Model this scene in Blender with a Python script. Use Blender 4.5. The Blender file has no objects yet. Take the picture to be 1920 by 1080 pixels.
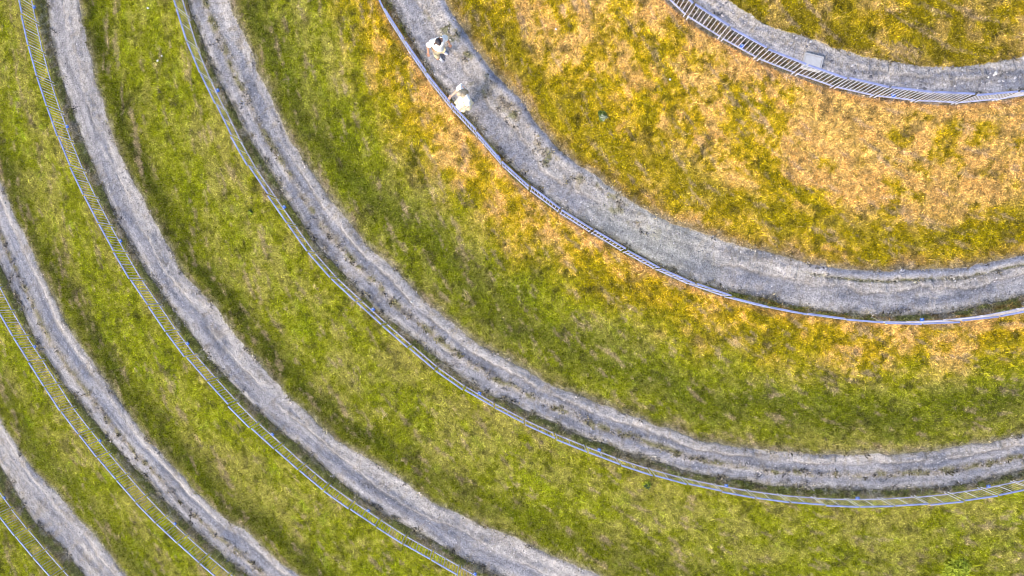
import bpy, bmesh, math, random
import numpy as np
from mathutils import Vector, Matrix
R = math.radians
random.seed(7)
rng = np.random.default_rng(7)
S = bpy.context.scene
COL = S.collection

# ------------------------------------------------------------------ camera
F_PX, CX, CY = 1280.0, 960.0, 540.0      # focal length of the photograph in its own pixels
HC = 24.2                                # camera height over the third path from the bottom left
cam = bpy.data.objects.new('camera', bpy.data.cameras.new('camera'))
COL.objects.link(cam)
cam.data.lens = 24.0; cam.data.sensor_width = 36.0
cam.data.clip_start = 0.1; cam.data.clip_end = 2000
cam.location = (0, 0, HC); cam.rotation_euler = (0, 0, 0)
S.camera = cam

# ------------------------------------------------------------------ light
SUN_EL, SUN_AZ = 35.0, 225.0             # azimuth clockwise from +Y: light comes from the lower left
w = bpy.data.worlds.new('World'); S.world = w; w.use_nodes = True
nt = w.node_tree; bg = nt.nodes['Background']
sky = nt.nodes.new('ShaderNodeTexSky'); sky.sky_type = 'NISHITA'; sky.sun_disc = False
sky.sun_elevation = R(SUN_EL); sky.sun_rotation = R(SUN_AZ)
sky.air_density = 1.0; sky.dust_density = 2.0; sky.ozone_density = 1.0
nt.links.new(sky.outputs[0], bg.inputs[0]); bg.inputs[1].default_value = 0.135
sun = bpy.data.objects.new('sun', bpy.data.lights.new('sun', 'SUN')); COL.objects.link(sun)
sun.data.energy = 1.5; sun.data.angle = R(20); sun.data.color = (1.0, 0.86, 0.68)
az, el = R(SUN_AZ), R(SUN_EL)
sv = Vector((math.sin(az)*math.cos(el), math.cos(az)*math.cos(el), math.sin(el)))
sun.rotation_euler = sv.to_track_quat('Z', 'Y').to_euler()
S.view_settings.view_transform = 'Standard'; S.view_settings.look = 'None'
S.view_settings.gamma = 1.0; S.view_settings.exposure = 1.22
S.render.engine = 'CYCLES'; S.cycles.pixel_filter_type = 'BLACKMAN_HARRIS'; S.cycles.filter_width = 1.0
S.cycles.max_bounces = 5; S.cycles.diffuse_bounces = 3; S.cycles.transmission_bounces = 3

# ------------------------------------------------------------------ helpers
def srgb(r, g, b):
    f = lambda c: (c/255/12.92) if c <= 10 else ((c/255+0.055)/1.055)**2.4
    return np.array([f(r), f(g), f(b)])
def tag(o, label=None, cat=None, group=None, kind=None):
    if label: o['label'] = label
    if cat: o['category'] = cat
    if group: o['group'] = group
    if kind: o['kind'] = kind
    return o
def empty(name, loc=(0, 0, 0), rz=0):
    o = bpy.data.objects.new(name, None); COL.objects.link(o)
    o.location = loc; o.rotation_euler = (0, 0, rz); o.empty_display_size = .2
    return o
def link_mesh(name, me, parent=None):
    o = bpy.data.objects.new(name, me); COL.objects.link(o)
    if parent: o.parent = parent
    return o
def bm_obj(name, bm, mat, parent=None, smooth=False):
    me = bpy.data.meshes.new(name); bm.to_mesh(me); bm.free()
    if mat: me.materials.append(mat)
    if smooth: me.shade_smooth()
    return link_mesh(name, me, parent)
def add_box(bm, c, s, rot=None, bev=0.0):
    r = bmesh.ops.create_cube(bm, size=1.0)
    vs = r['verts']
    bmesh.ops.scale(bm, vec=s, verts=vs)
    if bev:
        es = list({e for v in vs for e in v.link_edges})
        b = bmesh.ops.bevel(bm, geom=es, offset=bev, segments=2, affect='EDGES', profile=.6)
        vs = list({v for f in b['faces'] for v in f.verts} | {v for v in vs if v.is_valid})
    if rot is not None: bmesh.ops.rotate(bm, cent=(0, 0, 0), matrix=rot, verts=vs)
    bmesh.ops.translate(bm, vec=c, verts=vs)
    return vs
def add_cyl(bm, p, q, r0, r1=None, seg=8):
    p, q = Vector(p), Vector(q); d = q-p
    r = bmesh.ops.create_cone(bm, cap_ends=True, segments=seg, radius1=r0, radius2=r0 if r1 is None else r1, depth=d.length)
    bmesh.ops.rotate(bm, cent=(0, 0, 0), matrix=d.to_track_quat('Z', 'Y').to_matrix(), verts=r['verts'])
    bmesh.ops.translate(bm, vec=(p+q)/2, verts=r['verts'])
    return r['verts']
def unp(px, py, z):
    """photograph position and height above datum -> place in the world"""
    k = (HC - z)/F_PX
    return (px-CX)*k, (CY-py)*k

def _hash(ix, iy, seed):
    h = (ix.astype(np.int64)*374761393 + iy.astype(np.int64)*668265263 + seed*974634777) & 0x7fffffff
    h = ((h ^ (h >> 13))*1274126177) & 0x7fffffff
    h = (h ^ (h >> 16)) & 0xffff
    return h/65535.0
def vnoise(x, y, seed=0):
    ix, iy = np.floor(x), np.floor(y); fx, fy = x-ix, y-iy
    fx = fx*fx*(3-2*fx); fy = fy*fy*(3-2*fy)
    a = _hash(ix, iy, seed); b = _hash(ix+1, iy, seed); c = _hash(ix, iy+1, seed); d = _hash(ix+1, iy+1, seed)
    return (a*(1-fx)+b*fx)*(1-fy)+(c*(1-fx)+d*fx)*fy
def fbm(x, y, seed=0, octv=4, gain=.5):
    t = 0; a = 1; n = 0
    for i in range(octv):
        ca, sa = math.cos(i*1.1), math.sin(i*1.1)
        t = t + a*vnoise((x*ca-y*sa)*2**i+17*i, (x*sa+y*ca)*2**i-9*i, seed+i*31); n += a; a *= gain
    return t/n
def along(x, y, seed=0, octv=4, gain=.55):
    t = 0; a = 1; n = 0
    for i in range(octv):
        t = t + a*vnoise(x*2**i+13*i, y*1.8**i-7*i, seed+i*31); n += a; a *= gain
    return t/n
def sstep(a, b, x):
    t = np.clip((x-a)/(b-a), 0, 1); return t*t*(3-2*t)
def bump_(x, c, wd):
    return np.exp(-((x-c)/wd)**2)

# ------------------------------------------------------------------ ring geometry (measured on the photograph)
OX, OY = 1700.0, -450.0                  # axis of the mound
FEN = {
 'D': [(1247,0),(1282,32),(1310,52),(1370,86),(1407,107),(1435,122),(1487,140),(1540,160),(1600,175),(1665,187),(1715,192),(1790,195),(1840,191),(1915,181),(2010,158),(2120,120)],
 'C': [(690,-45),(710,0),(737,52),(762,90),(792,135),(832,187),(870,232),(905,267),(960,331),(992,357),(1040,394),(1104,435),(1167,472),(1235,509),(1317,543),(1370,560),(1440,577),(1510,589),(1590,599),(1652,603),(1727,602),(1815,595),(1865,587),(1915,576),(2010,550),(2120,510)],
 'B': [(330,-50),(346,0),(360,45),(375,95),(390,137),(410,172),(440,237),(457,270),(482,315),(510,357),(535,392),(565,435),(587,467),(622,510),(655,540),(700,582),(750,627),(780,652),(815,682),(867,720),(900,739),(930,757),(960,773),(992,790),(1042,812),(1085,830),(1122,844),(1167,862),(1210,875),(1272,892),(1335,906),(1385,915),(1455,925),(1527,931),(1607,934),(1685,931),(1765,924),(1820,916),(1865,908),(1915,897),(2000,875),(2150,825)],
 'A': [(52,-60),(65,0),(75,50),(85,92),(92,125),(112,187),(127,232),(141,270),(162,322),(192,385),(220,437),(250,490),(280,540),(310,580),(336,620),(362,655),(410,710),(475,780),(510,812),(550,847),(590,882),(627,912),(670,942),(692,957),(720,975),(775,1010),(817,1032),(855,1055),(905,1082),(1000,1130),(1100,1172)],
 'E': [(-30,455),(-8,510),(10,548),(32,588),(55,628),(72,654),(110,713),(140,760),(175,805),(212,852),(250,895),(282,932),(325,975),(385,1030),(445,1081),(520,1140)],
 'F': [(-45,840),(0,915),(27,952),(87,1025),(137,1081),(180,1125)],
}
OUT = {
 'D': [(1300,0),(1365,54),(1440,94),(1500,120),(1570,145),(1640,164),(1740,177),(1840,177),(1915,169)],
 'C': [(730,0),(750,37),(780,87),(800,125),(835,170),(880,220),(917,265),(985,332),(1027,370),(1072,402),(1135,440),(1210,482),(1285,517),(1335,535),(1440,559),(1515,577),(1590,587),(1665,590),(1765,587),(1840,572),(1915,555)],
 'B': [(357,25),(385,87),(400,125),(425,175),(450,225),(490,290),(517,337),(545,387),(580,440),(622,487),(665,535),(717,588),(767,628),(795,650),(857,698),(907,733),(962,757),(1035,788),(1065,808),(1160,840),(1235,865),(1310,888),(1385,900),(1435,907),(1515,915),(1640,917),(1740,915),(1815,906),(1865,895),(1915,880)],
 'A': [(88,0),(95,62),(106,107),(126,175),(143,225),(158,270),(180,320),(207,382),(234,440),(264,490),(295,540),(330,585),(375,645),(425,708),(480,765),(537,815),(587,854),(640,902),(680,938),(725,964),(780,995),(842,1032),(930,1075)],
 'E': [(22,540),(40,574),(70,640),(98,690),(132,735),(175,785),(199,815),(240,862),(290,915),(352,980),(427,1050),(465,1079)],
 'F': [(10,885),(40,932),(55,970),(98,1005),(128,1037),(155,1075)],
}
INN = {
 'D': [(1370,0),(1397,20),(1435,42),(1490,60),(1565,87),(1640,107),(1702,120),(1765,125),(1840,120),(1915,107)],
 'C': [(837,0),(870,55),(905,107),(955,162),(972,178),(997,217),(1030,257),(1060,288),(1110,325),(1172,370),(1222,400),(1297,430),(1360,452),(1435,470),(1465,479),(1565,500),(1665,506),(1740,505),(1840,492),(1915,480)],
 'B': [(430,0),(450,50),(475,100),(484,130),(507,175),(530,232),(552,275),(587,322),(620,372),(665,430),(700,473),(745,507),(772,540),(830,590),(892,640),(955,678),(1035,720),(1110,750),(1185,780),(1272,807),(1310,825),(1385,838),(1440,843),(1527,850),(1640,850),(1740,847),(1815,832),(1920,815)],
 'A': [(147,0),(155,50),(170,107),(190,182),(217,266),(240,315),(270,370),(295,420),(327,482),(365,536),(410,580),(448,635),(480,675),(530,727),(580,777),(618,812),(705,867),(767,910),(817,942),(880,972),(955,1005),(997,1022),(1085,1062),(1135,1082)],
 'E': [(5,345),(22,387),(50,445),(84,520),(112,590),(150,645),(200,715),(250,785),(272,815),(312,860),(375,927),(425,972),(475,1007),(560,1079)],
 'F': [(7,798),(25,825),(50,860),(87,905),(132,950),(175,997),(237,1077)],
}
ZR = {'D': 6.0, 'C': 4.0, 'B': 1.9, 'A': 0.0, 'E': -2.0, 'F': -4.0, 'G': -6.0}

PH = np.radians(np.concatenate([np.arange(-185, 50, 3.0), np.arange(50, 55, .5), np.arange(55, 172, .09), np.arange(172, 175.01, 1)]))
NP_ = len(PH)
def polar(pts):
    a = np.array(pts, float); x, y = a[:, 0]-OX, a[:, 1]-OY
    ph, r = np.arctan2(y, x), np.hypot(x, y); i = np.argsort(ph)
    return ph[i], r[i]
def smooth(v, n):
    k = np.hanning(n+2)[1:-1]; k /= k.sum()
    return np.convolve(np.pad(v, n//2, mode='edge'), k, mode='valid')[:len(v)]
RF = {}
def mk(key, base=None):
    ph, r = polar(FEN[key])
    v = np.interp(PH, ph, r)
    if base is not None:
        b = RF[base]; lo, hi = np.interp(ph[0], PH, b), np.interp(ph[-1], PH, b)
        v = np.where(PH < ph[0], b + r[0]-lo, v); v = np.where(PH > ph[-1], b + r[-1]-hi, v)
    RF[key] = smooth(v, 25)
mk('B'); mk('C'); mk('D'); mk('A', 'B'); mk('E', 'A'); mk('F', 'E'); RF['G'] = RF['F']+330
def wig(seed, amp, r):
    s_ = PH*np.median(r)/40.0
    return smooth((fbm(s_, PH*0+seed, seed, 5, .7)-.5)*amp*1.3, 3)
RO, RI = {}, {}
for k in 'DCBAEF':
    ph, r = polar(OUT[k]); RO[k] = RF[k]-np.maximum(smooth(np.interp(PH, ph, np.interp(ph, PH, RF[k])-r), 21), 6) + wig(ord(k), 6, RF[k])
    ph, r = polar(INN[k]); RI[k] = RF[k]-smooth(np.interp(PH, ph, np.interp(ph, PH, RF[k])-r), 21) + wig(ord(k)+7, 9, RF[k])
    RO[k] = np.minimum(RO[k], RF[k]-3)
RO['G'] = RF['G']-20; RI['G'] = RF['G']-100

# radial sections, from the summit outwards: (kind, ring, r0, r1, step)
SEC = [('top', 'D', np.full(NP_, 2.0), RI['D'], 6)]
prev = None
for k in 'DCBAEFG':
    if prev: SEC.append(('slope', k, RF[prev], RI[k], 3.6))
    SEC.append(('path', k, RI[k], RO[k], 2.4))
    SEC.append(('verge', k, RO[k], RF[k], 3.0))
    prev = k
SEC.append(('far', 'G', RF['G'], RF['G']+9000, 450))

# ruts, ledges and worn lines along the paths: position across the path (0 fence side, 1 uphill side)
def path_shape(k, u, ph, X, Y):
    """height offset and colour of a gravel path"""
    dg = np.degrees(ph)
    n1 = fbm(X*1.1, Y*1.1, 11, 4); n2 = fbm(X*4, Y*4, 12, 4); n3 = fbm(X*14, Y*14, 13, 3, .7)
    meander = (fbm(dg*.35, dg*0+ord(k), 5, 3)-.5)*(.12 if k in 'BE' else .30) + (fbm(dg*5, dg*0, 6, 3)-.5)*.06
    st = along(dg*.32, u*6+meander*5, 14+ord(k), 5, .6); st2 = along(dg*.5, u*13+meander*7, 61+ord(k), 3, .6)          # streaks along the path
    meander = (fbm(dg*.35, dg*0+ord(k), 5, 3)-.5)*(.12 if k in 'BE' else .30) + (fbm(dg*5, dg*0, 6, 3)-.5)*.06
    base = np.array([.310, .300, .312]); pale = np.array([.425, .392, .370]); blue = np.array([.205, .218, .275])
    dirt = np.array([.26, .215, .15]); dark = np.array([.10, .095, .10]); olive = np.array([.15, .15, .065])
    c = np.repeat(base[None], len(u), 0)
    def mix(col, f):
        nonlocal c; f = np.clip(f, 0, 1)[:, None]; c = c*(1-f)+col*f
    z = (n1-.5)*.05 + (n2-.5)*.03
    mix(pale, sstep(.47, .62, n1*.35+st*.65)*.8)
    mix(blue, sstep(.49, .37, st*.85+n2*.15)*.8); mix(pale*1.08, sstep(.60, .70, st2)*.4); mix(dark*1.7, sstep(.36, .29, st2)*.45)
    mix(dirt*1.1, sstep(.56, .66, fbm(dg*3, u*5+ord(k), 77, 4, .6))*.5)
    w_green = np.zeros(len(u))
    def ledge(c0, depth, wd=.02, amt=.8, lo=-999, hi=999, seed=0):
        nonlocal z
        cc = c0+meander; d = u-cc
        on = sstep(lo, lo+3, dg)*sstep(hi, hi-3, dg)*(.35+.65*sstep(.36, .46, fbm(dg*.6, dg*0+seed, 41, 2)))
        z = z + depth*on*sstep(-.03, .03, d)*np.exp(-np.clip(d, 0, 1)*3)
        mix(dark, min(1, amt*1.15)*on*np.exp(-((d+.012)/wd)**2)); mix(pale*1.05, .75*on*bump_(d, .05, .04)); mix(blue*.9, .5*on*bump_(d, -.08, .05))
    if k == 'A':
        ledge(.55, .10, .028, .9, seed=1); mix(blue, .55*bump_(u, .32, .17)); mix(pale, .55*sstep(.55, .85, u+(n2-.5)*.5))
        mix(pale, .6*sstep(150, 158, dg)*bump_(u, .3, .25))
    if k == 'B':
        g = bump_(u, .42+meander*.35, .085)
        mix(dirt*1.25, g*(.3+.8*sstep(.42, .6, n2))); mix(olive, g*sstep(.50, .60, n2)*.8); z = z+g*.02
        mix(blue, .5*bump_(u, .22, .1)); mix(blue, .4*bump_(u, .62, .1))
        ledge(.72, .10, .032, .85, hi=150, seed=2); mix(pale, .5*sstep(.85, 1, u)); w_green += g*.5
    if k == 'C':
        lo = sstep(108, 98, dg); mid = bump_(dg, 118, 9)
        mix(blue, .5*bump_(u, .28, .16)); mix(pale, .35*bump_(u, .62, .2))
        mix(np.array([.26, .27, .25]), mid*.6*sstep(.3, .6, n1))
        rim = np.maximum(sstep(103, 98, dg), sstep(127, 131, dg)); lf = sstep(112, 128, dg)
        g = rim*(1-lf)*bump_(u, .76+meander*.15, .035)
        q = lf*sstep(.42, .55, u)*sstep(.92, .84, u); mix(pale*.95, q*.6); mix(dirt*1.2, q*sstep(.5, .6, n2)*.6); mix(olive*1.2, q*sstep(.56, .66, n1*.4+n2*.6)*.8); z = z+q*(n2-.5)*.06
        mix(olive, g*(.5+.5*sstep(.4, .6, n2))); mix(blue*1.12, rim*bump_(u, .93, .09)*.95); z = z-g*.05+rim*bump_(u, .9, .1)*.03
        ledge(.52, .07, .03, .6, hi=112, seed=4); ledge(.50, .08, .018, .7, lo=124, seed=5)
        w_green += g + .5*q*sstep(.5, .6, n2)
        for (a, b, cc, d2) in ((1738, 1743, 553, 580), (1743, 1754, 557, 560), (1747, 1751, 561, 579)):   # worn pale bars in the gravel
            pxx, pyy = X/((HC-4)/F_PX)+CX, CY-Y/((HC-4)/F_PX)
            mix(pale*1.1, .6*((pxx > a) & (pxx < b) & (pyy > cc) & (pyy < d2)).astype(float))
    if k == 'D':
        mix(blue*1.15, .65*sstep(.5, .1, u)); mix(pale, .5*sstep(.7, .95, u)); ledge(.58, .08, .035, .6, hi=100, seed=6)
        mix(dark*2, .4*bump_(u, .55, .15)*sstep(.5, .7, n3))
    if k in 'EF':
        if k == 'E':
            g = bump_(u, .36+meander*.3, .07)
            mix(dirt*1.2, g*(.4+.6*sstep(.42, .6, n2))); mix(olive, g*sstep(.52, .62, n2)*.6); z = z+g*.02; w_green += g*.4
            mix(blue, .55*bump_(u, .6, .13)); mix(blue, .3*bump_(u, .15, .1))
        else:
            mix(pale, .35*bump_(u, .45, .3))
        ledge(.78, .06, .02, .5, seed=7)
    eo = sstep(.12, -.02, u+(n2-.5)*.20); mix(np.array([.17, .16, .11]), eo*.65)        # weedy fringe on the fence side
    ei = sstep(.93, 1.02, u+(n2-.5)*.14); mix(np.array([.25, .22, .16]), ei*.6)
    c *= np.clip(1+.9*(n3-.5)+.25*(n2-.5)+.6*(st-.5)+.5*(st2-.5), .4, 1.7)[:, None]
    return z, c, np.clip(w_green+eo*.9+ei*.8, 0, 1.5)

def grass_colour(kind, k, v, ph, X, Y, U):
    dg = np.degrees(ph)
    n1 = fbm(X*.75, Y*.75, 21, 4)*.6+along(U*.5, v*6+ord(k), 27, 3)*.4; n2 = fbm(X*2.6, Y*2.6, 22, 4, .6); n3 = fbm(X*9, Y*9, 23, 3, .7)
    n4 = along(U*1.1+3, v*9+ord(k), 24, 4, .6); n5 = fbm(X*.9, Y*.9, 25, 3)
    yg = np.array([.315, .345, .012]); ol = np.array([.40, .375, .085]); dk = np.array([.125, .165, .006]); br = np.array([.25, .33, .003])
    straw = np.array([.74, .50, .165]); wy = np.array([.575, .42, .014]); tan = np.array([.70, .44, .15]); wdk = np.array([.34, .285, .004])  # warm set: straw tones with low sunlight painted into them
    bare = np.array([.50, .37, .27]); weed = np.array([.11, .12, .055])
    L = len(v)
    c = np.repeat(yg[None], L, 0)
    def mix(col, f):
        nonlocal c; f = np.clip(f, 0, 1)[:, None]; c = c*(1-f)+col*f
    if kind == 'verge':
        mix(weed*1.5, .85*np.ones(L)); mix(np.array([.30, .25, .17]), sstep(.42, .56, n2)*.8); mix(np.array([.17, .20, .03]), sstep(.5, .6, n5*.5+n4*.5)*.6)
        if k == 'D': mix(np.array([.34, .29, .27]), .55*np.ones(L))
        if k in 'CD': mix(np.array([.30, .15, .04]), sstep(.5, .62, n4)*.6)
        mix(np.array([.26, .26, .27]), sstep(.52, .62, n3*.5+n2*.5)*.5)
        c *= np.clip(1+1.6*(n3-.5), .4, 1.6)[:, None]; return c, .6+0*v
    if kind in ('top', 'far'): W = np.ones(L)*(kind == 'top')  # warm zone: low sun on the upper mound painted into strawy grass colour
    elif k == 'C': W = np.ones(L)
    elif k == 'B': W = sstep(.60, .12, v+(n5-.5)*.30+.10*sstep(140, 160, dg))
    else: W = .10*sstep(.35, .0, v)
    pat = n1*.38+n4*.17+n2*.27+n3*.18
    # cool grass
    mix(ol, sstep(.46, .57, pat)*.85); mix(br, sstep(.56, .70, n2*.6+(1-n4)*.4)*.75*(1 if k in 'EFG' else .65))
    mix(dk*1.5, sstep(.47, .34, pat)*.5)
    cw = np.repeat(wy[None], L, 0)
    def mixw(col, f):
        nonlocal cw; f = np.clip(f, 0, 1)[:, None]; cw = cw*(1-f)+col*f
    sun_straw_bias = {'C': sstep(.72, .40, v)*.03 + .085*sstep(112, 88, dg)*sstep(.8, .6, v)-.035 + .07*sstep(.18, .05, v), 'D': -.13}.get(k, 0)
    if kind == 'top': sun_straw_bias = -.10
    if k == 'B': sun_straw_bias = .05*sstep(.12, .0, v)+.05*sstep(100, 90, dg)-.045
    mixw(straw, sstep(.48, .57, pat+sun_straw_bias)*.9); mixw(tan, sstep(.54, .62, n2*.5+n4*.5+sun_straw_bias*.7)*.7); mixw(wdk, sstep(.49, .39, pat+sun_straw_bias)*.9)
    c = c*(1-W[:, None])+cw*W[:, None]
    # darker, lusher band low on each slope
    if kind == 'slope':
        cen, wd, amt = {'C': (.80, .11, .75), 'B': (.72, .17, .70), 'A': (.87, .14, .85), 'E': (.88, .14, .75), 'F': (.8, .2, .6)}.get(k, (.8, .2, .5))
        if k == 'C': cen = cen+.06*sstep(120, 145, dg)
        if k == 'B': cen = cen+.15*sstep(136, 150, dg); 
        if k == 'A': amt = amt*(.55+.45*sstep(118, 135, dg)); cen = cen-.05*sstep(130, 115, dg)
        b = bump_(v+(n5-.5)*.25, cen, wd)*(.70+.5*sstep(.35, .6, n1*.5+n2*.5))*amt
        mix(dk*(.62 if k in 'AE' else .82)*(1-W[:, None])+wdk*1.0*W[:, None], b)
        e = sstep(.90, 1.0, v+(n2-.5)*.12)
        mix(np.array([.46, .29, .08]) if k == 'C' else np.array([.30, .25, .10]), e*(.75 if k in 'CB' else .45))
        f0 = sstep(.055, .0, v+(n2-.5)*.06)
        mix(np.array([.66, .37, .15]) if k in 'CB' else np.array([.36, .34, .05]), f0*(.8 if k == 'C' else (.65 if k == 'B' else .3)))
    if kind == 'top': mix(np.array([.20, .135, .06]), sstep(.97, .99, v+(n2-.5)*.02)*.5); mix(np.array([.30, .24, .012]), .25+.5*sstep(.45, .6, n5)); mix(np.array([.60, .42, .16]), sstep(.52, .62, n2)*.5)
    # thin spots where dead thatch shows
    mix(bare, sstep(.62, .72, along(U*2.4, v*20+ord(k), 33, 4, .6))*.6)
    mix(np.array([.05, .045, .02]), sstep(.66, .72, fbm(X*3.1, Y*3.1, 34, 3, .6))*.5)
    e2 = sstep(.955, 1.0, v+(n3-.5)*.06+(n2-.5)*.03)*(kind == 'slope')
    mix(np.array([.33, .30, .24]), e2*.6)
    c *= np.clip(1+1.5*(n3-.5)+.5*(n2-.5), .3, 1.8)[:, None]
    return c, 1-.55*e2

# ------------------------------------------------------------------ materials
def mat_new(name):
    m = bpy.data.materials.new(name); m.use_nodes = True
    nt = m.node_tree; nt.nodes.clear()
    o = nt.nodes.new('ShaderNodeOutputMaterial'); return m, nt, o
def N(nt, t, **kw):
    n = nt.nodes.new(t)
    for a, b in kw.items(): setattr(n, a, b)
    return n
def ground_mat(name, scale, lo, hi, rough, bstr):
    m, nt, o = mat_new(name); L = nt.links
    p = N(nt, 'ShaderNodeBsdfPrincipled'); L.new(p.outputs[0], o.inputs[0])
    p.inputs['Roughness'].default_value = rough; p.inputs['Specular IOR Level'].default_value = .2
    at = N(nt, 'ShaderNodeAttribute', attribute_name='gcol')
    geo = N(nt, 'ShaderNodeNewGeometry')
    n1 = N(nt, 'ShaderNodeTexNoise'); n1.inputs['Scale'].default_value = scale; n1.inputs['Detail'].default_value = 3; n1.inputs['Roughness'].default_value = .7
    L.new(geo.outputs['Position'], n1.inputs['Vector'])
    mr = N(nt, 'ShaderNodeMapRange'); mr.inputs['From Min'].default_value = .3; mr.inputs['From Max'].default_value = .7
    mr.inputs['To Min'].default_value = lo; mr.inputs['To Max'].default_value = hi; L.new(n1.outputs[0], mr.inputs[0])
    vm = N(nt, 'ShaderNodeVectorMath', operation='SCALE'); L.new(at.outputs['Color'], vm.inputs[0]); L.new(mr.outputs[0], vm.inputs['Scale'])
    L.new(vm.outputs[0], p.inputs['Base Color'])
    b = N(nt, 'ShaderNodeBump'); b.inputs['Strength'].default_value = bstr; b.inputs['Distance'].default_value = .03
    L.new(n1.outputs[0], b.inputs['Height']); L.new(b.outputs[0], p.inputs['Normal'])
    return m
M_ground = ground_mat('turf_soil', 18, .12, .85, .95, .8)
M_path = ground_mat('gravel', 24, .50, 1.45, .9, 1.0)
def blade_mat(name, hue=1.0):
    m, nt, o = mat_new(name); L = nt.links
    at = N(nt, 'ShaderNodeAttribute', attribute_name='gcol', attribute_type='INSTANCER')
    geo = N(nt, 'ShaderNodeNewGeometry'); oi = N(nt, 'ShaderNodeObjectInfo')
    r1 = N(nt, 'ShaderNodeMapRange'); r1.inputs['To Min'].default_value = .2; r1.inputs['To Max'].default_value = 1.8; L.new(geo.outputs['Random Per Island'], r1.inputs[0])
    r2 = N(nt, 'ShaderNodeMapRange'); r2.inputs['To Min'].default_value = .5; r2.inputs['To Max'].default_value = 1.5; L.new(oi.outputs['Random'], r2.inputs[0])
    mu = N(nt, 'ShaderNodeMath', operation='MULTIPLY'); L.new(r1.outputs[0], mu.inputs[0]); L.new(r2.outputs[0], mu.inputs[1])
    vm = N(nt, 'ShaderNodeVectorMath', operation='SCALE'); L.new(at.outputs['Color'], vm.inputs[0]); L.new(mu.outputs[0], vm.inputs['Scale'])
    # a share of the blades is bleached straw
    fr = N(nt, 'ShaderNodeMath', operation='FRACT'); m3 = N(nt, 'ShaderNodeMath', operation='MULTIPLY'); m3.inputs[1].default_value = 7.3
    ad = N(nt, 'ShaderNodeMath', operation='ADD'); L.new(geo.outputs['Random Per Island'], ad.inputs[0]); L.new(oi.outputs['Random'], ad.inputs[1])
    L.new(ad.outputs[0], m3.inputs[0]); L.new(m3.outputs[0], fr.inputs[0])
    gt = N(nt, 'ShaderNodeMapRange'); gt.inputs['From Min'].default_value = .84; gt.inputs['From Max'].default_value = 1.0; gt.inputs['To Max'].default_value = .55; L.new(fr.outputs[0], gt.inputs[0])
    mx = N(nt, 'ShaderNodeMix', data_type='RGBA'); L.new(gt.outputs[0], mx.inputs['Factor']); L.new(vm.outputs[0], mx.inputs[6]); mx.inputs[7].default_value = (.66, .54, .24, 1)
    d = N(nt, 'ShaderNodeBsdfDiffuse'); t = N(nt, 'ShaderNodeBsdfTranslucent'); ms = N(nt, 'ShaderNodeMixShader'); ms.inputs[0].default_value = .3
    L.new(mx.outputs[2], d.inputs[0]); L.new(mx.outputs[2], t.inputs[0]); L.new(d.outputs[0], ms.inputs[1]); L.new(t.outputs[0], ms.inputs[2])
    L.new(ms.outputs[0], o.inputs[0]); return m
M_blade = blade_mat('grass_blades')
def simple(name, col, rough=.6, metal=0.0, var=0.0, scale=20, spec=.5, bump=0.0):
    m, nt, o = mat_new(name); L = nt.links
    p = N(nt, 'ShaderNodeBsdfPrincipled'); L.new(p.outputs[0], o.inputs[0])
    p.inputs['Base Color'].default_value = (*col, 1); p.inputs['Roughness'].default_value = rough
    p.inputs['Metallic'].default_value = metal; p.inputs['Specular IOR Level'].default_value = spec
    if var:
        geo = N(nt, 'ShaderNodeNewGeometry')
        n1 = N(nt, 'ShaderNodeTexNoise'); n1.inputs['Scale'].default_value = scale; n1.inputs['Detail'].default_value = 4
        L.new(geo.outputs['Position'], n1.inputs['Vector'])
        mr = N(nt, 'ShaderNodeMapRange'); mr.inputs['From Min'].default_value = .3; mr.inputs['From Max'].default_value = .7
        mr.inputs['To Min'].default_value = 1-var; mr.inputs['To Max'].default_value = 1+var; L.new(n1.outputs[0], mr.inputs[0])
        vm = N(nt, 'ShaderNodeVectorMath', operation='SCALE'); vm.inputs[0].default_value = col; L.new(mr.outputs[0], vm.inputs['Scale'])
        L.new(vm.outputs[0], p.inputs['Base Color'])
        if bump:
            b = N(nt, 'ShaderNodeBump'); b.inputs['Strength'].default_value = bump; b.inputs['Distance'].default_value = .02
            L.new(n1.outputs[0], b.inputs['Height']); L.new(b.outputs[0], p.inputs['Normal'])
    return m

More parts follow.
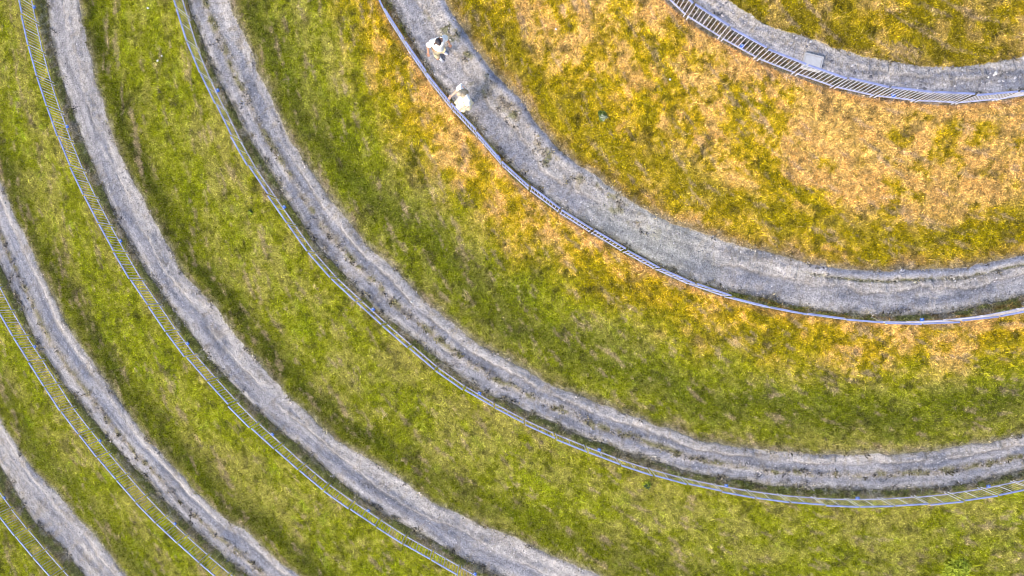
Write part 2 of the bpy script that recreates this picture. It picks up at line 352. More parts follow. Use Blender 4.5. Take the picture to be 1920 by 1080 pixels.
# ------------------------------------------------------------------ the mound: one grid, split into slopes and paths
rows_r, rows_z, rows_c, rows_d, rows_w, sec_rows = [], [], [], [], [], []
cosP, sinP = np.cos(PH), np.sin(PH)
ring_i = {k: i for i, k in enumerate('DCBAEFG')}
zin = lambda k: ZR[k] + (.22 if k != 'C' else .30)
Uarc = PH*1000/50.0
XYZ = []; COLR = []; DEN = []; WGR = []
row0 = 0
for (kind, k, r0, r1, stp) in SEC:
    n = max(2, int(np.ceil(np.max(r1-r0)/stp)))
    if kind == 'verge': n = max(3, int(np.ceil(np.median(r1-r0)/stp)))
    if kind in ('path', 'slope'): n = int(np.ceil(np.median((r1-r0)[100:])/stp))
    if kind == 'top': n = 130
    if kind == 'far': n = 20
    t = np.linspace(0, 1, n+1)
    pk = {'C': 'D', 'B': 'C', 'A': 'B', 'E': 'A', 'F': 'E', 'G': 'F'}.get(k)
    for ti in (t if kind == 'top' else t[1:]):
        if kind == 'top':
            r = r0+(r1-r0)*ti; z = zin('D')+(1-ti)*1.9*(1-.3*(1-ti)); z = z+0*r
        elif kind == 'slope':
            r = r0+(r1-r0)*ti; za, zb = ZR[pk], zin(k)
            z = za+(zb-za)*(.82*ti+.18*(ti*ti*(3-2*ti))) + 0*r
        elif kind == 'path': r = r0+(r1-r0)*ti; z = zin(k)+(ZR[k]-zin(k))*ti*.9+0*r
        elif kind == 'verge': r = r0+(r1-r0)*ti; z = zin(k)+(ZR[k]-zin(k))*(.9+.1*ti)+0*r
        else: r = r0+(r1-r0)*ti**2; z = ZR['G']-2.0*min(1, ti*6)+0*r
        px, py = OX+r*cosP, OY+r*sinP
        X, Y = unp(px, py, z)
        U = Uarc*(r/1000)
        if kind == 'path':
            dz, c, g = path_shape(k, np.full(NP_, 1-ti), PH, X, Y)
            e = min(1, ti*12, (1-ti)*12)
            d = g
            z = z+dz*(0.15+.85*e)
        else:
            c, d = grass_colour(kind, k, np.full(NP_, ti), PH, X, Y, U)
            e = 1 if kind in ('top', 'far') else min(1, ti*10, (1-ti)*10+.15)
            z = z+((fbm(X*.8, Y*.8, 51, 3)-.5)*.22+(fbm(X*3.5, Y*3.5, 52, 3)-.5)*.09)*e*(0.3 if kind == 'verge' else 1)
        inv = (px > -160) & (px < 2080) & (py > -160) & (py < 1240)
        XYZ.append(np.stack([X, Y, z], 1)); COLR.append(c); DEN.append(d*inv)
    nr = len(t) if kind == 'top' else len(t)-1
    a = max(0, row0-1) if row0 else 0
    sec_rows.append((kind, k, a, row0+nr-1)); row0 += nr
NR = len(XYZ)
XYZ = np.array(XYZ); COLR = np.array(COLR); DEN = np.array(DEN)
def grid_obj(name, ranges, mat):
    vs, fs, cs, ds = [], [], [], []; off = 0
    for a, b in ranges:
        nrow = b-a+1
        vs.append(XYZ[a:b+1].reshape(-1, 3)); cs.append(COLR[a:b+1].reshape(-1, 3)); ds.append(DEN[a:b+1].reshape(-1))
        i = np.arange(nrow-1)[:, None]*NP_; j = np.arange(NP_-1)[None]
        q = (i+j)+off
        fs.append(np.stack([q, q+NP_, q+NP_+1, q+1], -1).reshape(-1, 4)[:, ::-1]); off += nrow*NP_
    vs = np.concatenate(vs); fs = np.concatenate(fs); cs = np.concatenate(cs); ds = np.concatenate(ds)
    me = bpy.data.meshes.new(name)
    me.vertices.add(len(vs)); me.vertices.foreach_set('co', vs.astype(np.float32).ravel())
    me.loops.add(len(fs)*4); me.loops.foreach_set('vertex_index', fs.astype(np.int32).ravel())
    me.polygons.add(len(fs)); me.polygons.foreach_set('loop_start', np.arange(0, len(fs)*4, 4, dtype=np.int32))
    me.update(calc_edges=True)
    ca = me.attributes.new('gcol', 'FLOAT_COLOR', 'POINT')
    ca.data.foreach_set('color', np.concatenate([cs, np.ones((len(cs), 1))], 1).astype(np.float32).ravel())
    da = me.attributes.new('dens', 'FLOAT', 'POINT'); da.data.foreach_set('value', ds.astype(np.float32))
    me.shade_smooth(); me.materials.append(mat)
    if me.polygons[len(me.polygons)//2].normal.z < 0: me.flip_normals()
    return link_mesh(name, me)
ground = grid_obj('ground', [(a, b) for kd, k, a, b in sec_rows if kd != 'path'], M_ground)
tag(ground, kind='structure')
paths = {}
for kd, k, a, b in sec_rows:
    if kd == 'path' and k != 'G':
        paths[k] = tag(grid_obj('path', [(a, b)], M_path), kind='structure')
    elif kd == 'path':
        tag(grid_obj('path', [(a, b)], M_path), kind='structure')
print('grid', NR, NP_, NR*NP_)

# ------------------------------------------------------------------ scattered stuff
proto = bpy.data.collections.new('tufts')
def tuft(nb, lmin, lmax, w0, lean0, lean1, spread, seed, coll):
    rd = random.Random(seed); bm = bmesh.new()
    for i in range(nb):
        a = rd.uniform(0, 2*math.pi); le = rd.uniform(lmin, lmax); ln = R(rd.uniform(lean0, lean1))
        bx, by = rd.gauss(0, spread), rd.gauss(0, spread)
        d = Vector((math.cos(a), math.sin(a), 0)); s = Vector((-d.y, d.x, 0))*w0*rd.uniform(.6, 1.3)
        p0 = Vector((bx, by, -.01)); p1 = p0+d*le*.5*math.sin(ln*.8)+Vector((0, 0, le*.5*math.cos(ln*.8)))
        p2 = p1+d*le*.5*math.sin(min(1.65, ln*1.2))+Vector((0, 0, le*.5*math.cos(min(1.65, ln*1.2))))
        tw = Vector((0, 0, rd.uniform(-.3, .3)*w0))
        v = [bm.verts.new(x) for x in (p0-s*.6, p0+s*.6, p1+s+tw, p1-s-tw, p2)]
        bm.faces.new((v[0], v[1], v[2], v[3])); bm.faces.new((v[3], v[2], v[4]))
    me = bpy.data.meshes.new('tuft'); bm.to_mesh(me); bm.free(); me.materials.append(M_blade)
    o = bpy.data.objects.new('tuft', me); coll.objects.link(o); return o
for s in range(13): tuft(7, .025, .070, .0085, 20, 80, .028, s, proto)
tuft(5, .09, .17, .0055, 50, 85, .035, 50, proto)
weeds = bpy.data.collections.new('weeds')
for s in range(4): tuft(16, .04, .09, .014, 40, 85, .03, 80+s, weeds)
peb = bpy.data.collections.new('pebbles')
M_peb, ntp, op = mat_new('pebble'); 
_p = N(ntp, 'ShaderNodeBsdfPrincipled'); ntp.links.new(_p.outputs[0], op.inputs[0]); _p.inputs['Roughness'].default_value = .8
_o = N(ntp, 'ShaderNodeObjectInfo'); _r = N(ntp, 'ShaderNodeValToRGB'); ntp.links.new(_o.outputs['Random'], _r.inputs[0]); ntp.links.new(_r.outputs[0], _p.inputs['Base Color'])
_r.color_ramp.elements[0].color = (.09, .09, .11, 1); _r.color_ramp.elements[1].color = (.62, .60, .62, 1); e = _r.color_ramp.elements.new(.75); e.color = (.36, .345, .38, 1)
for s in range(4):
    bm = bmesh.new(); bmesh.ops.create_icosphere(bm, subdivisions=1, radius=1)
    rd = random.Random(s)
    for v in bm.verts: v.co *= rd.uniform(.7, 1.15); v.co.z *= .6; v.co.x *= 1.25
    me = bpy.data.meshes.new('pebble'); bm.to_mesh(me); bm.free(); me.materials.append(M_peb)
    peb.objects.link(bpy.data.objects.new('pebble', me))

def scatter(name, srcs, coll, density, smin, smax, label, cat, use_dens=True, seed=0):
    me = bpy.data.meshes.new(name); o = link_mesh(name, me)
    g = bpy.data.node_groups.new(name, 'GeometryNodeTree')
    g.interface.new_socket('Geometry', in_out='INPUT', socket_type='NodeSocketGeometry')
    g.interface.new_socket('Geometry', in_out='OUTPUT', socket_type='NodeSocketGeometry')
    L = g.links; out = g.nodes.new('NodeGroupOutput'); join = g.nodes.new('GeometryNodeJoinGeometry')
    ci = g.nodes.new('GeometryNodeCollectionInfo'); ci.inputs['Collection'].default_value = coll
    ci.inputs['Separate Children'].default_value = True; ci.inputs['Reset Children'].default_value = True
    for sx in srcs:
        oi = g.nodes.new('GeometryNodeObjectInfo'); oi.inputs['Object'].default_value = sx; oi.transform_space = 'RELATIVE'
        dp = g.nodes.new('GeometryNodeDistributePointsOnFaces'); L.new(oi.outputs['Geometry'], dp.inputs['Mesh']); dp.inputs['Seed'].default_value = seed
        na = g.nodes.new('GeometryNodeInputNamedAttribute'); na.data_type = 'FLOAT'; na.inputs['Name'].default_value = 'dens'
        ma = g.nodes.new('ShaderNodeMath'); ma.operation = 'MULTIPLY'; ma.inputs[1].default_value = density
        if use_dens is True: L.new(na.outputs['Attribute'], ma.inputs[0])
        else:
            cl = g.nodes.new('ShaderNodeMath'); cl.operation = 'GREATER_THAN'; cl.inputs[1].default_value = -1; ma.inputs[0].default_value = 1.0
        L.new(ma.outputs[0], dp.inputs['Density'])
        ip = g.nodes.new('GeometryNodeInstanceOnPoints'); L.new(dp.outputs['Points'], ip.inputs['Points']); L.new(ci.outputs[0], ip.inputs['Instance'])
        ip.inputs['Pick Instance'].default_value = True
        rv = g.nodes.new('FunctionNodeRandomValue'); rv.data_type = 'FLOAT_VECTOR'
        rv.inputs['Min'].default_value = (-.25, -.25, 0); rv.inputs['Max'].default_value = (.25, .25, 6.283); rv.inputs['Seed'].default_value = 3
        L.new(rv.outputs['Value'], ip.inputs['Rotation'])
        rs = g.nodes.new('FunctionNodeRandomValue'); rs.data_type = 'FLOAT'; rs.inputs[2].default_value = 0; rs.inputs[3].default_value = 1; rs.inputs['Seed'].default_value = 9
        pw = g.nodes.new('ShaderNodeMath'); pw.operation = 'POWER'; pw.inputs[1].default_value = 2.5; L.new(rs.outputs[1], pw.inputs[0])
        mr = g.nodes.new('ShaderNodeMapRange'); mr.inputs['To Min'].default_value = smin; mr.inputs['To Max'].default_value = smax
        L.new(pw.outputs[0], mr.inputs[0]); L.new(mr.outputs[0], ip.inputs['Scale']); L.new(ip.outputs[0], join.inputs[0])
    L.new(join.outputs[0], out.inputs[0])
    md = o.modifiers.new('scatter', 'NODES'); md.node_group = g
    tag(o, label, cat, kind='stuff'); return o
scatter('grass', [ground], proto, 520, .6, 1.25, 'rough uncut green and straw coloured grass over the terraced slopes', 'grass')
scatter('weeds', list(paths.values()), weeds, 110, .6, 1.6, 'low dull green weeds creeping onto the gravel paths', 'weeds', seed=2)
scatter('cobbles', [paths['D']], peb, 22, .016, .055, 'coarse broken stones strewn over the highest gravel path', 'stones', use_dens=False, seed=11)
scatter('pebbles', list(paths.values()), peb, 90, .006, .028, 'loose grey and white pebbles lying on the gravel paths', 'pebbles', use_dens=False, seed=5)

# ------------------------------------------------------------------ fences
M_rail = simple('pale_blue_paint', (.235, .275, .50), .5, 0, .25, 5)
M_rail2 = simple('lavender_paint', (.34, .36, .54), .5, 0, .3, 7)
M_bar = simple('pale_grey_metal', (.54, .56, .66), .5, 0, .12, 9)
M_lamp = simple('blue_lamp', (.03, .13, .62), .3)
M_lens = simple('lamp_lens', (.35, .45, .6), .1)
PITCH, PL = 1.092, 1.035
ZB, ZT = .17, .89
def panel_meshes(thick, bar=.0125, mat=None):
    mat = mat or M_bar
    d = {}
    bm = bmesh.new()
    for i in range(10):
        if i in (0, 5, 9): continue
        x = -.4914+.1092*i
        add_box(bm, (x, 0, (ZB+ZT)/2), (bar, bar, ZT-ZB-.034))
    me = bpy.data.meshes.new('panel'); bm.to_mesh(me); bm.free(); me.materials.append(mat); d['panel'] = me
    bm = bmesh.new(); add_box(bm, (0, 0, ZT), (PL, .050, .036), bev=.008)
    me = bpy.data.meshes.new('top_rail'); bm.to_mesh(me); bm.free(); me.materials.append(M_rail); d['top_rail'] = me
    bm = bmesh.new(); add_box(bm, (0, 0, ZB), (PL, .036, .03), bev=.006)
    me = bpy.data.meshes.new('bottom_rail'); bm.to_mesh(me); bm.free(); me.materials.append(M_rail2); d['bottom_rail'] = me
    for i, x in enumerate((-.4914, -.4914+.546, .4914)):
        wd = thick if i < 2 else .014
        bm = bmesh.new(); add_box(bm, (x, 0, (ZT-.018+ZB+.015)/2), (wd, wd, ZT-ZB-.034))
        if i != 1: add_box(bm, (x, 0, (ZB-.25)/2-.008), (.024, .024, ZB+.25-.016))
        me = bpy.data.meshes.new('post'); bm.to_mesh(me); bm.free(); me.materials.append(M_bar); d['post%d' % i] = me
    return d
PM_WIDE, PM_FINE = panel_meshes(.025, .0090), panel_meshes(.0135, .012)
PM_THIN = panel_meshes(.020, .0085, simple('shaded_grey_metal', (.30, .32, .40), .5, 0, .2, 9))  # shaded copy of the bar metal: side away from the sun painted darker
LAMPS = {'A': [(65,14),(128,237),(227,450),(355,643),(511,813),(692,956),(892,1072)],
 'B': [(408,170),(533,389),(699,581),(899,736),(1123,844),(1362,910),(1608,933),(1852,911)],
 'C': [(780,112),(930,297),(1728,601)], 'D': [(1387,94),(1674,187)], 'E': [(69,649),(190,824),(330,980)], 'F': [(12,932)]}
LAB = {'A': 'long pale blue railing beside the plain gravel path starting at the top left corner',
 'B': 'longest pale blue railing, beside the double tracked path that reaches the right edge',
 'C': 'pale blue railing with clear gaps, just below the wide path where the two people walk',
 'D': 'railing with bright white bars below the concrete cover at top right',
 'E': 'pale blue railing from left edge to bottom edge, second from the bottom left corner',
 'F': 'short pale blue railing cutting across the bottom left corner'}
ANCH = {'A': (87,103), 'B': (727,606), 'C': (1047,399), 'D': (1487,140), 'E': (84,675), 'F': (27,952)}
def lamp_bm():
    bm = bmesh.new(); add_box(bm, (0, 0, 0), (.11, .085, .05), bev=.015); return bm
for k in 'DCBAEF':
    z = ZR[k]
    sel = (PH > R(54)) & (PH < R(173))
    px, py = OX+RF[k]*np.cos(PH), OY+RF[k]*np.sin(PH)
    ok = sel & (px > -110) & (px < 2030) & (py > -110) & (py < 1190)
    bx, by = unp(px[ok], py[ok], z)
    s = np.concatenate([[0], np.cumsum(np.hypot(np.diff(bx), np.diff(by)))])
    ax, ay = unp(*ANCH[k], z); s0 = s[np.argmin((bx-ax)**2+(by-ay)**2)]
    st = s0 - math.floor(s0/PITCH)*PITCH
    n = int((s[-1]-st)/PITCH)
    f = empty('fence', (np.interp(st, s, bx), np.interp(st, s, by), z))
    tag(f, LAB[k], 'fence', 'railings along the outer side of the paths')
    base = Vector(f.location); PM = PM_FINE if k in 'DC' else PM_THIN if k == 'B' else PM_WIDE
    rd = random.Random(ord(k))
    for i in range(n):
        a, b = st+i*PITCH+(PITCH-PL)/2, st+i*PITCH+(PITCH+PL)/2
        p, q = Vector((np.interp(a, s, bx), np.interp(a, s, by), z)), Vector((np.interp(b, s, bx), np.interp(b, s, by), z))
        m = (p+q)/2; ang = math.atan2(q.y-p.y, q.x-p.x)
        pn = link_mesh('panel', PM['panel'], f); pn.location = m-base+Vector((0, 0, rd.uniform(-.015, .015)))
        pn.rotation_euler = (R(rd.uniform(-1.6, 1.6)), 0, ang+R(rd.uniform(-.5, .5)))
        link_mesh('top_rail', PM['top_rail'], pn); link_mesh('bottom_rail', PM['bottom_rail'], pn)
        for j in range(3): link_mesh('post', PM['post%d' % j], pn)
    for (lx, ly) in LAMPS[k]:
        wx, wy = unp(lx, ly, z+.19); i = np.argmin((bx-wx)**2+(by-wy)**2); i2 = min(i+5, len(bx)-1)
        inward = Vector(((OX-px[ok][i]), -(OY-py[ok][i]), 0)).normalized()
        ang = math.atan2(by[i2]-by[i-5], bx[i2]-bx[i-5])
        l = bm_obj('lamp', lamp_bm(), M_lamp, f); l.location = Vector((bx[i], by[i], z+.20))+inward*.062-base; l.rotation_euler = (0, 0, ang)
        bm = bmesh.new(); add_box(bm, (.02, -.01 , .028), (.05, .045, .01), bev=.003); bm_obj('lens', bm, M_lens, l)

# ------------------------------------------------------------------ concrete cover on the top path
M_conc = simple('concrete', (.45, .45, .47), .85, 0, .14, 7, .3, .3)
zc = zin('D')-.055
cx, cy = unp(1523, 117.5, zc)
cv = empty('concrete_cover', (cx, cy, zc), R(-14))
tag(cv, 'flat pale concrete inspection cover set in the gravel beside the highest railing', 'cover')
bm = bmesh.new()
for (x, y, a, b) in ((0, .185, .50, .035), (0, -.185, .50, .035), (.232, 0, .035, .335), (-.232, 0, .035, .335)): add_box(bm, (x, y, 0), (a, b, .12), bev=.004)
bm_obj('frame', bm, M_conc, cv)
bm = bmesh.new(); add_box(bm, (0, 0, -.004), (.420, .326, .11), bev=.004); lid = bm_obj('lid', bm, simple('concrete_lid', (.50, .50, .52), .8, 0, .08, 9, .3, .2), cv)
bm = bmesh.new(); add_box(bm, (-.03, -.09, .052), (.03, .012, .006)); bm_obj('lifting_slot', bm, simple('dark_slot', (.06, .05, .05), .9), lid)

# ------------------------------------------------------------------ shrubs and bigger stones
def terrain_z(x, y):
    i = np.argmin((XYZ[:, 88:, 0]-x)**2+(XYZ[:, 88:, 1]-y)**2); return XYZ[:, 88:, 2].ravel()[i]
M_leaf = simple('dark_leaf', (.045, .085, .03), .7, 0, .4, 15, .2)
M_leafp = simple('pale_leaf', (.30, .34, .22), .7, 0, .25, 15, .2)
M_leafb = simple('bright_leaf', (.34, .40, .03), .7, 0, .35, 15, .2)
def shrub(px, py, zg, rad, h, n, mat, mat2, label, nm='shrub', cat='shrub', seed=0, ll=.05):
    x, y = unp(px, py, zg); zz = terrain_z(x, y); x, y = unp(px, py, zz); rd = random.Random(seed)
    t = empty(nm, (x, y, zz)); tag(t, label, cat)
    bm = bmesh.new()
    for i in range(7):
        a = rd.uniform(0, 6.28); add_cyl(bm, (0, 0, -.03), (math.cos(a)*rad*.6, math.sin(a)*rad*.6, h*rd.uniform(.4, .8)), .006, .003, 5)
    bm_obj('stem', bm, simple('stem', (.12, .09, .05), .8), t)
    for name, mt, f in (('foliage', mat, 1), ('leaf_tips', mat2, .35)):
        bm = bmesh.new()
        for i in range(int(n*f)):
            a = rd.uniform(0, 6.28); rr = rad*math.sqrt(rd.random())*(1 if name == 'foliage' else .7)*(.8+.2*math.sin(3*a+seed))
            if name == 'leaf_tips': cxx, cyy = 0, -rad*.3
            else: cxx = cyy = 0
            zz2 = h*(1-(rr/rad)**2)*rd.uniform(.3, 1)+.03+(.03 if name != 'foliage' else 0)
            c = Vector((cxx+rr*math.cos(a), cyy+rr*math.sin(a), zz2)); d = Vector((rd.gauss(0, 1), rd.gauss(0, 1), rd.gauss(0, .5))).normalized()
            s = d.cross(Vector((rd.gauss(0, .4), rd.gauss(0, .4), 1))).normalized()*ll*.4
            v = [bm.verts.new(q) for q in (c-d*ll*.8, c+s, c+d*ll, c-s)]; bm.faces.new(v)
        bm_obj(name, bm, mt, t)
shrub(1130, 218, 4.9, .17, .12, 150, simple('mid_leaf', (.10, .15, .03), .7, 0, .4, 15, .2), M_leafp, 'small dark shrub with pale leaf tips alone in the sun-tinted straw grass', seed=1)
shrub(1785, 1062, -.2+.6, .62, .35, 380, M_leafb, M_leafb, 'spreading bright green bush near the bottom right corner', seed=2, ll=.07)
shrub(473, 399, .9, .11, .2, 120, M_leaf, M_leafb, 'tiny dark green sapling on the slope between two railings at left', seed=3)
shrub(1212, 906, 1.0, .16, .2, 160, M_leafb, M_leaf, 'small deep green clump just below the longest railing near bottom centre', seed=4)
M_white = simple('pale_stone', (.70, .69, .68), .8, 0, .12, 30)
def stone(px, py, zg, r, label, seed):
    x, y = unp(px, py, zg); zz = terrain_z(x, y); rd = random.Random(seed); r *= .72
    bm = bmesh.new(); bmesh.ops.create_icosphere(bm, subdivisions=2, radius=r)
    ph = [rd.uniform(0, 6) for _ in range(3)]
    for v in bm.verts: v.co *= 1+.18*math.sin(v.co.x*3/r+ph[0])+.12*math.sin(v.co.y*4/r+ph[1]); v.co.z *= .65; v.co.x *= 1.2
    o = bm_obj('stone', bm, M_white, None, True); o.location = (x, y, zz+r*.35+(.05 if 'grass' in label else 0)); o.rotation_euler = (0, 0, rd.uniform(0, 6)); tag(o, label, 'stone')
stone(277, 15, 1.4, .05, 'small white stone in the grass at the top between the two left railings', 1)
stone(297, 115, 1.2, .045, 'white stone in the grass left of the double tracked path, lower of the pair', 2)
stone(307, 107, 1.2, .04, 'white stone in the grass left of the double tracked path, upper of the pair', 3)
stone(1251, 156, 5.2, .04, 'single white stone in the sun-tinted straw grass below the highest railing', 4)
stone(1044, 46, 5.4, .035, 'small white stone in sun-tinted straw grass right of the walking people', 5)
stone(1863, 139, 6.1, .055, 'largest white stone on the gravel of the highest path', 6)
stone(1850, 146, 6.1, .04, 'white stone just left of the largest stone on the highest path', 7)
stone(773, 566, 2.0, .045, 'white stone on the gravel in the middle of the double tracked path', 8)

# ------------------------------------------------------------------ people
M_skin = simple('skin', (.50, .26, .17), .6, 0, .06, 30, .3)
M_skin2 = simple('fair_skin', (.62, .40, .30), .6, 0, .05, 30, .3)
M_tee = simple('white_cotton', (.93, .92, .90), .85, 0, .03, 12, .1)
M_beige = simple('beige_cotton', (.62, .52, .34), .85, 0, .06, 14, .1)
M_cream = simple('cream_linen', (.88, .79, .56), .85, 0, .06, 14, .1)
M_hair = simple('dark_hair', (.035, .03, .04), .6, 0, .3, 60)
M_blond = simple('ash_blond_hair', (.46, .38, .27), .6, 0, .25, 60)
M_shoe = simple('white_shoe', (.80, .80, .84), .6)
M_sole = simple('shoe_sole', (.45, .45, .5), .8)
M_dark = simple('dark_detail', (.03, .025, .03), .5)
M_eye = simple('eye_white', (.8, .8, .78), .3)
M_lip = simple('lip', (.45, .17, .14), .5)
def skin_bm(chains, sub=2):
    """chains: list of [(pos, radius[, radius_y]), ...]; points that coincide are merged into joints"""
    me = bpy.data.meshes.new('skel'); vs, es, rs, idx = [], [], [], {}
    for ch in chains:
        pv = None
        for it in ch:
            key = tuple(round(c, 4) for c in it[0])
            if key not in idx: idx[key] = len(vs); vs.append(key); rs.append((it[1], it[2] if len(it) > 2 else it[1]))
            if pv is not None and pv != idx[key]: es.append((pv, idx[key]))
            pv = idx[key]
    me.from_pydata(vs, es, []); o = bpy.data.objects.new('skel', me); COL.objects.link(o)
    o.modifiers.new('skin', 'SKIN').use_smooth_shade = True
    sv_ = me.skin_vertices[0].data
    for i, r in enumerate(rs): sv_[i].radius = r; sv_[i].use_root = (i == 0)
    ss = o.modifiers.new('sub', 'SUBSURF'); ss.levels = sub; ss.render_levels = sub
    bpy.context.view_layer.update()
    dg = bpy.context.evaluated_depsgraph_get(); m2 = bpy.data.meshes.new_from_object(o.evaluated_get(dg))
    bm = bmesh.new(); bm.from_mesh(m2)
    bpy.data.objects.remove(o); bpy.data.meshes.remove(me); bpy.data.meshes.remove(m2)
    return bm
V = Vector
def ell(bm, c, r, rot=None, sub=3):
    vs = bmesh.ops.create_icosphere(bm, subdivisions=sub, radius=1)['verts']
    bmesh.ops.scale(bm, vec=r, verts=vs)
    if rot is not None: bmesh.ops.rotate(bm, cent=(0, 0, 0), matrix=rot, verts=vs)
    bmesh.ops.translate(bm, vec=c, verts=vs); return vs
def merge(bm, other):
    me = bpy.data.meshes.new('t'); other.to_mesh(me); other.free(); bm.from_mesh(me); bpy.data.meshes.remove(me)
def hand_chains(wrist, elbow, palm_n):
    d = (V(wrist)-V(elbow)).normalized(); n = V(palm_n); n = (n-d*n.dot(d)).normalized(); sd = d.cross(n)
    w_ = V(wrist); palm = w_+d*.05; out = []
    for i, (o_, l_) in enumerate(((-.027, .062), (-.009, .075), (.009, .070), (.026, .055))):
        a = palm+sd*o_; b = palm+d*.04+sd*o_*1.1; c = b+d*l_*.45+n*.012*(1+i*.3); e = c+d*l_*.35+n*.026
        out.append([(tuple(a), .010), (tuple(b), .0095), (tuple(c), .0088), (tuple(e), .0075)])
    t0 = w_+d*.02-sd*.02; t1 = t0-sd*.03+d*.025+n*.01; t2 = t1+d*.03-sd*.008+n*.012
    out.append([(tuple(t0), .012), (tuple(t1), .0105), (tuple(t2), .0085)])
    return out, palm
def person(P0, zg, J, face, mats, label, style):
    x, y = unp(P0[0], P0[1], zg); t = empty('person', (x, y, zg)); tag(t, label, 'person')
    skin, top, low, hair, shoe = mats
    pel, wai, che, nek, hd = (V(J[q]) for q in ('pelvis', 'waist', 'chest', 'neck', 'head'))
    chains = [[(tuple(pel), .13, .11), (tuple(wai), .12, .10), (tuple(che), .14, .11), (tuple(nek), .055), (tuple(nek*.5+hd*.5), .055)]]
    for s_ in 'LR':
        hp, kn, an, toe = (V(J[q+s_]) for q in ('hip', 'knee', 'ank', 'toe'))
        chains.append([(tuple(pel), .13, .11), (tuple(hp), .09), (tuple((hp+kn)/2), .075), (tuple(kn), .055), (tuple((kn*.6+an*.4)), .053), (tuple(an), .036), (tuple((an+toe)/2+V((0, 0, -.015))), .034), (tuple(toe), .028)])
        sh, eb, wr = (V(J[q+s_]) for q in ('sh', 'elb', 'wri'))
        hc, palm = hand_chains(wr, eb, J.get('palm', (0, 0, -1)))
        chains.append([(tuple(che), .14, .11), (tuple(sh), .062), (tuple((sh+eb)/2), .048), (tuple(eb), .040), (tuple((eb+wr)/2), .036), (tuple(wr), .026), (tuple(palm), .030, .017)])
        J['_h'+s_] = hc
    bm = skin_bm(chains)
    for s_ in 'LR':
        for c in J['_h'+s_]: merge(bm, skin_bm([c], 1))
    f = V(face).normalized(); up = (V((0, 0, 1))-f*f.z).normalized(); sd = f.cross(up)   # f looks forward from the face
    rot = Matrix((sd, f, up)).transposed()
    fp = lambda a, b, c: hd+sd*a+f*b+up*c
    ell(bm, hd, (.074, .092, .112), rot); ell(bm, fp(0, .03, -.05), (.055, .062, .062), rot)        # skull and jaw
    ell(bm, fp(0, .098, -.012), (.012, .018, .022), rot, 2)                                          # nose
    for s_ in (-1, 1): ell(bm, fp(.075*s_, -.005, -.01), (.010, .020, .030), rot, 2)                 # ears
    bmesh.ops.recalc_face_normals(bm, faces=bm.faces[:])
    bd = bm_obj('body', bm, skin, t, True)
    for s_ in (-1, 1):
        bm = bmesh.new(); ell(bm, fp(.03*s_, .080, .012), (.013, .010, .008), rot, 2); e = bm_obj('eye', bm, M_eye, bd, True)
    bm = bmesh.new(); ell(bm, fp(0, .090, -.052), (.022, .008, .008), rot, 2); bm_obj('mouth', bm, M_lip, bd, True)
    # hair: a shell over the back and top of the head
    bm = bmesh.new(); vs = ell(bm, (0, 0, 0), (.083, .101, .121), None, 4)
    cut = [v for v in vs if (v.co.y > style['front'] and v.co.z < .122*style['line']) or v.co.z < style['low'] ]
    bmesh.ops.delete(bm, geom=cut, context='VERTS')
    rd = random.Random(3)
    for v in bm.verts: v.co *= 1+rd.uniform(-.02, .03)
    if style.get('long'):
        for i in range(90):
            a = rd.uniform(math.pi*1.02, math.pi*1.98); p = V((.08*math.cos(a), .098*math.sin(a), rd.uniform(-.02, .06)))
            q = p*1.15+V((rd.gauss(0, .015), rd.gauss(-.01, .015), -.16)); r_ = q+V((rd.gauss(0, .02), -.01, -rd.uniform(.06, .16)))
            w_ = V((-math.sin(a), math.cos(a), 0))*.010
            vv = [bm.verts.new(c) for c in (p-w_, p+w_, q+w_, q-w_, r_)]; bm.faces.new(vv[:4]); bm.faces.new((vv[3], vv[2], vv[4]))
    bmesh.ops.transform(bm, matrix=Matrix.Translation(hd) @ rot.to_4x4(), verts=bm.verts)
    hr = bm_obj('hair', bm, hair, t, True); so = hr.modifiers.new('thick', 'SOLIDIFY'); so.thickness = .006
    # top
    ch = [[(tuple(pel+V(style.get('hem', (0, 0, -.06)))), .185, .155), (tuple(wai), .165, .135), (tuple(che), .185, .145), (tuple(nek+V((0, 0, -.05))), .095)]]
    for s_ in 'LR':
        sh, eb = V(J['sh'+s_]), V(J['elb'+s_]); ch.append([(tuple(che), .185, .145), (tuple(sh), .092), (tuple(sh*.55+eb*.45), .088), (tuple(sh*.25+eb*.75), .086)])
    bm = skin_bm(ch)
    rd2 = style.get('seed', 1)
    for v in bm.verts: v.co += v.normal*(.012*math.sin(v.co.z*31+v.co.x*22+rd2)+.007*math.sin(v.co.y*47+v.co.z*13))
    bm_obj('shirt', bm, top, t, True)
    if style.get('skirt'):
        bm = bmesh.new(); rg = []
        a0, a1 = pel+V((0, 0, .06)), V(style['skirt'])
        for j in range(9):
            q = a0.lerp(a1, j/8); row = []
            for i in range(40):
                a = i/40*2*math.pi; rr = (.125+.13*(j/8)**.9)*(1+.09*(j/8)*math.sin(7*a+.6)+.05*(j/8)*math.sin(11*a))
                row.append(bm.verts.new((q.x+rr*math.cos(a), q.y+rr*.85*math.sin(a), q.z)))
            rg.append(row)
        for j in range(8):
            for i in range(40): bm.faces.new((rg[j][i], rg[j][(i+1) % 40], rg[j+1][(i+1) % 40], rg[j+1][i]))
        sk = bm_obj('skirt', bm, low, t, True); sk.modifiers.new('thick', 'SOLIDIFY').thickness = .006
    else:
        ch = []
        for s_ in 'LR':
            hp, kn = V(J['hip'+s_]), V(J['knee'+s_])
            ch.append([(tuple(pel), .145, .125), (tuple(hp), .108), (tuple((hp+kn)/2), .096), (tuple(hp*.1+kn*.9), .082)])
        bm_obj('shorts', skin_bm(ch), low, t, True)
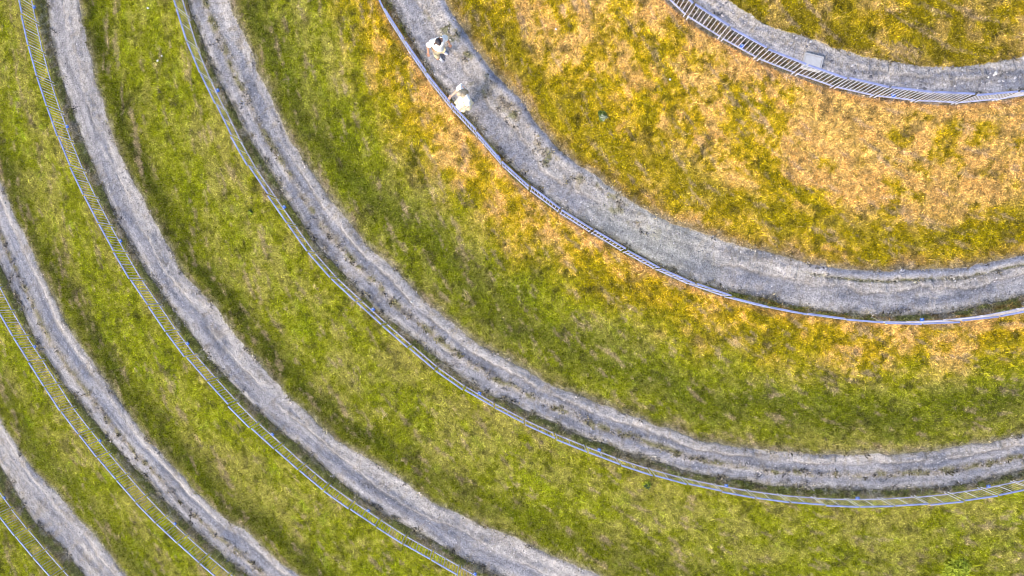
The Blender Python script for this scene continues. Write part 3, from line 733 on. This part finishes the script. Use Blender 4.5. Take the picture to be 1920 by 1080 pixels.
    for s_ in 'LR':
        an, toe = V(J['ank'+s_]), V(J['toe'+s_]); d = (toe-an); d.z = 0; d.normalize()
        hl = an-d*.055+V((0, 0, -.045)); tp = an+d*.20+V((0, 0, -.05+min(0, toe.z-an.z+.06)))
        bm = skin_bm([[(tuple(hl), .040), (tuple(hl.lerp(tp, .35)+V((0, 0, .012))), .046), (tuple(hl.lerp(tp, .7)), .046, .04), (tuple(tp), .034)]])
        so_ = bm_obj('shoe', bm, shoe, t, True)
        bm = bmesh.new(); m_ = (hl+tp)/2; add_box(bm, (0, 0, 0), ((tp-hl).length+.07, .085, .022), bev=.01)
        s2 = bm_obj('sole', bm, M_sole, so_); s2.location = m_+V((0, 0, -.035)); s2.rotation_euler = (tp-hl).to_track_quat('X', 'Z').to_euler()
    return t
J1 = dict(pelvis=(-.03, -.02, .92), waist=(-.02, .0, 1.08), chest=(-.01, .02, 1.27), neck=(.015, -.01, 1.43), head=(.045, -.08, 1.58),
 hipL=(.06, .02, .88), kneeL=(.06, .06, .50), ankL=(.0, .20, .10), toeL=(.17, .09, .03),
 hipR=(-.12, -.05, .88), kneeR=(-.08, -.17, .50), ankR=(-.14, .06, .16), toeR=(-.05, -.04, .06),
 shL=(.16, .09, 1.37), elbL=(.23, .19, 1.12), wriL=(.29, .09, .98),
 shR=(-.17, -.04, 1.37), elbR=(-.30, -.03, 1.12), wriR=(-.30, -.16, .97))
person((830, 110), 4.13, J1, (.30, -.72, -.62), (M_skin, M_tee, M_beige, M_hair, M_shoe),
 'person with short dark hair in a white T-shirt and beige shorts walking down the path', dict(front=.0, line=.62, low=-.05, seed=1))
J2 = dict(pelvis=(.06, -.03, .90), waist=(.07, -.03, 1.06), chest=(.08, -.02, 1.25), neck=(.04, -.04, 1.39), head=(-.02, -.07, 1.50),
 hipL=(.09, -.12, .86), kneeL=(.03, -.16, .47), ankL=(.02, -.10, .08), toeL=(-.10, -.15, .03),
 hipR=(.02, .05, .86), kneeR=(.03, .03, .46), ankR=(.14, .03, .08), toeR=(.01, -.02, .03),
 shL=(.16, -.19, 1.34), elbL=(.16, -.31, 1.09), wriL=(.0, -.36, .98),
 shR=(-.01, .15, 1.34), elbR=(-.12, .14, 1.12), wriR=(-.29, .0, 1.05))
person((871.5, 198), 4.06, J2, (-.80, -.42, -.42), (M_skin2, M_tee, M_cream, M_blond, M_shoe),
 'person with ash blond hair in a white top and cream skirt close to the railing', dict(front=.045, line=.6, low=-.07, long=True, skirt=(.01, -.09, .50), seed=4, hem=(0, 0, .0)))
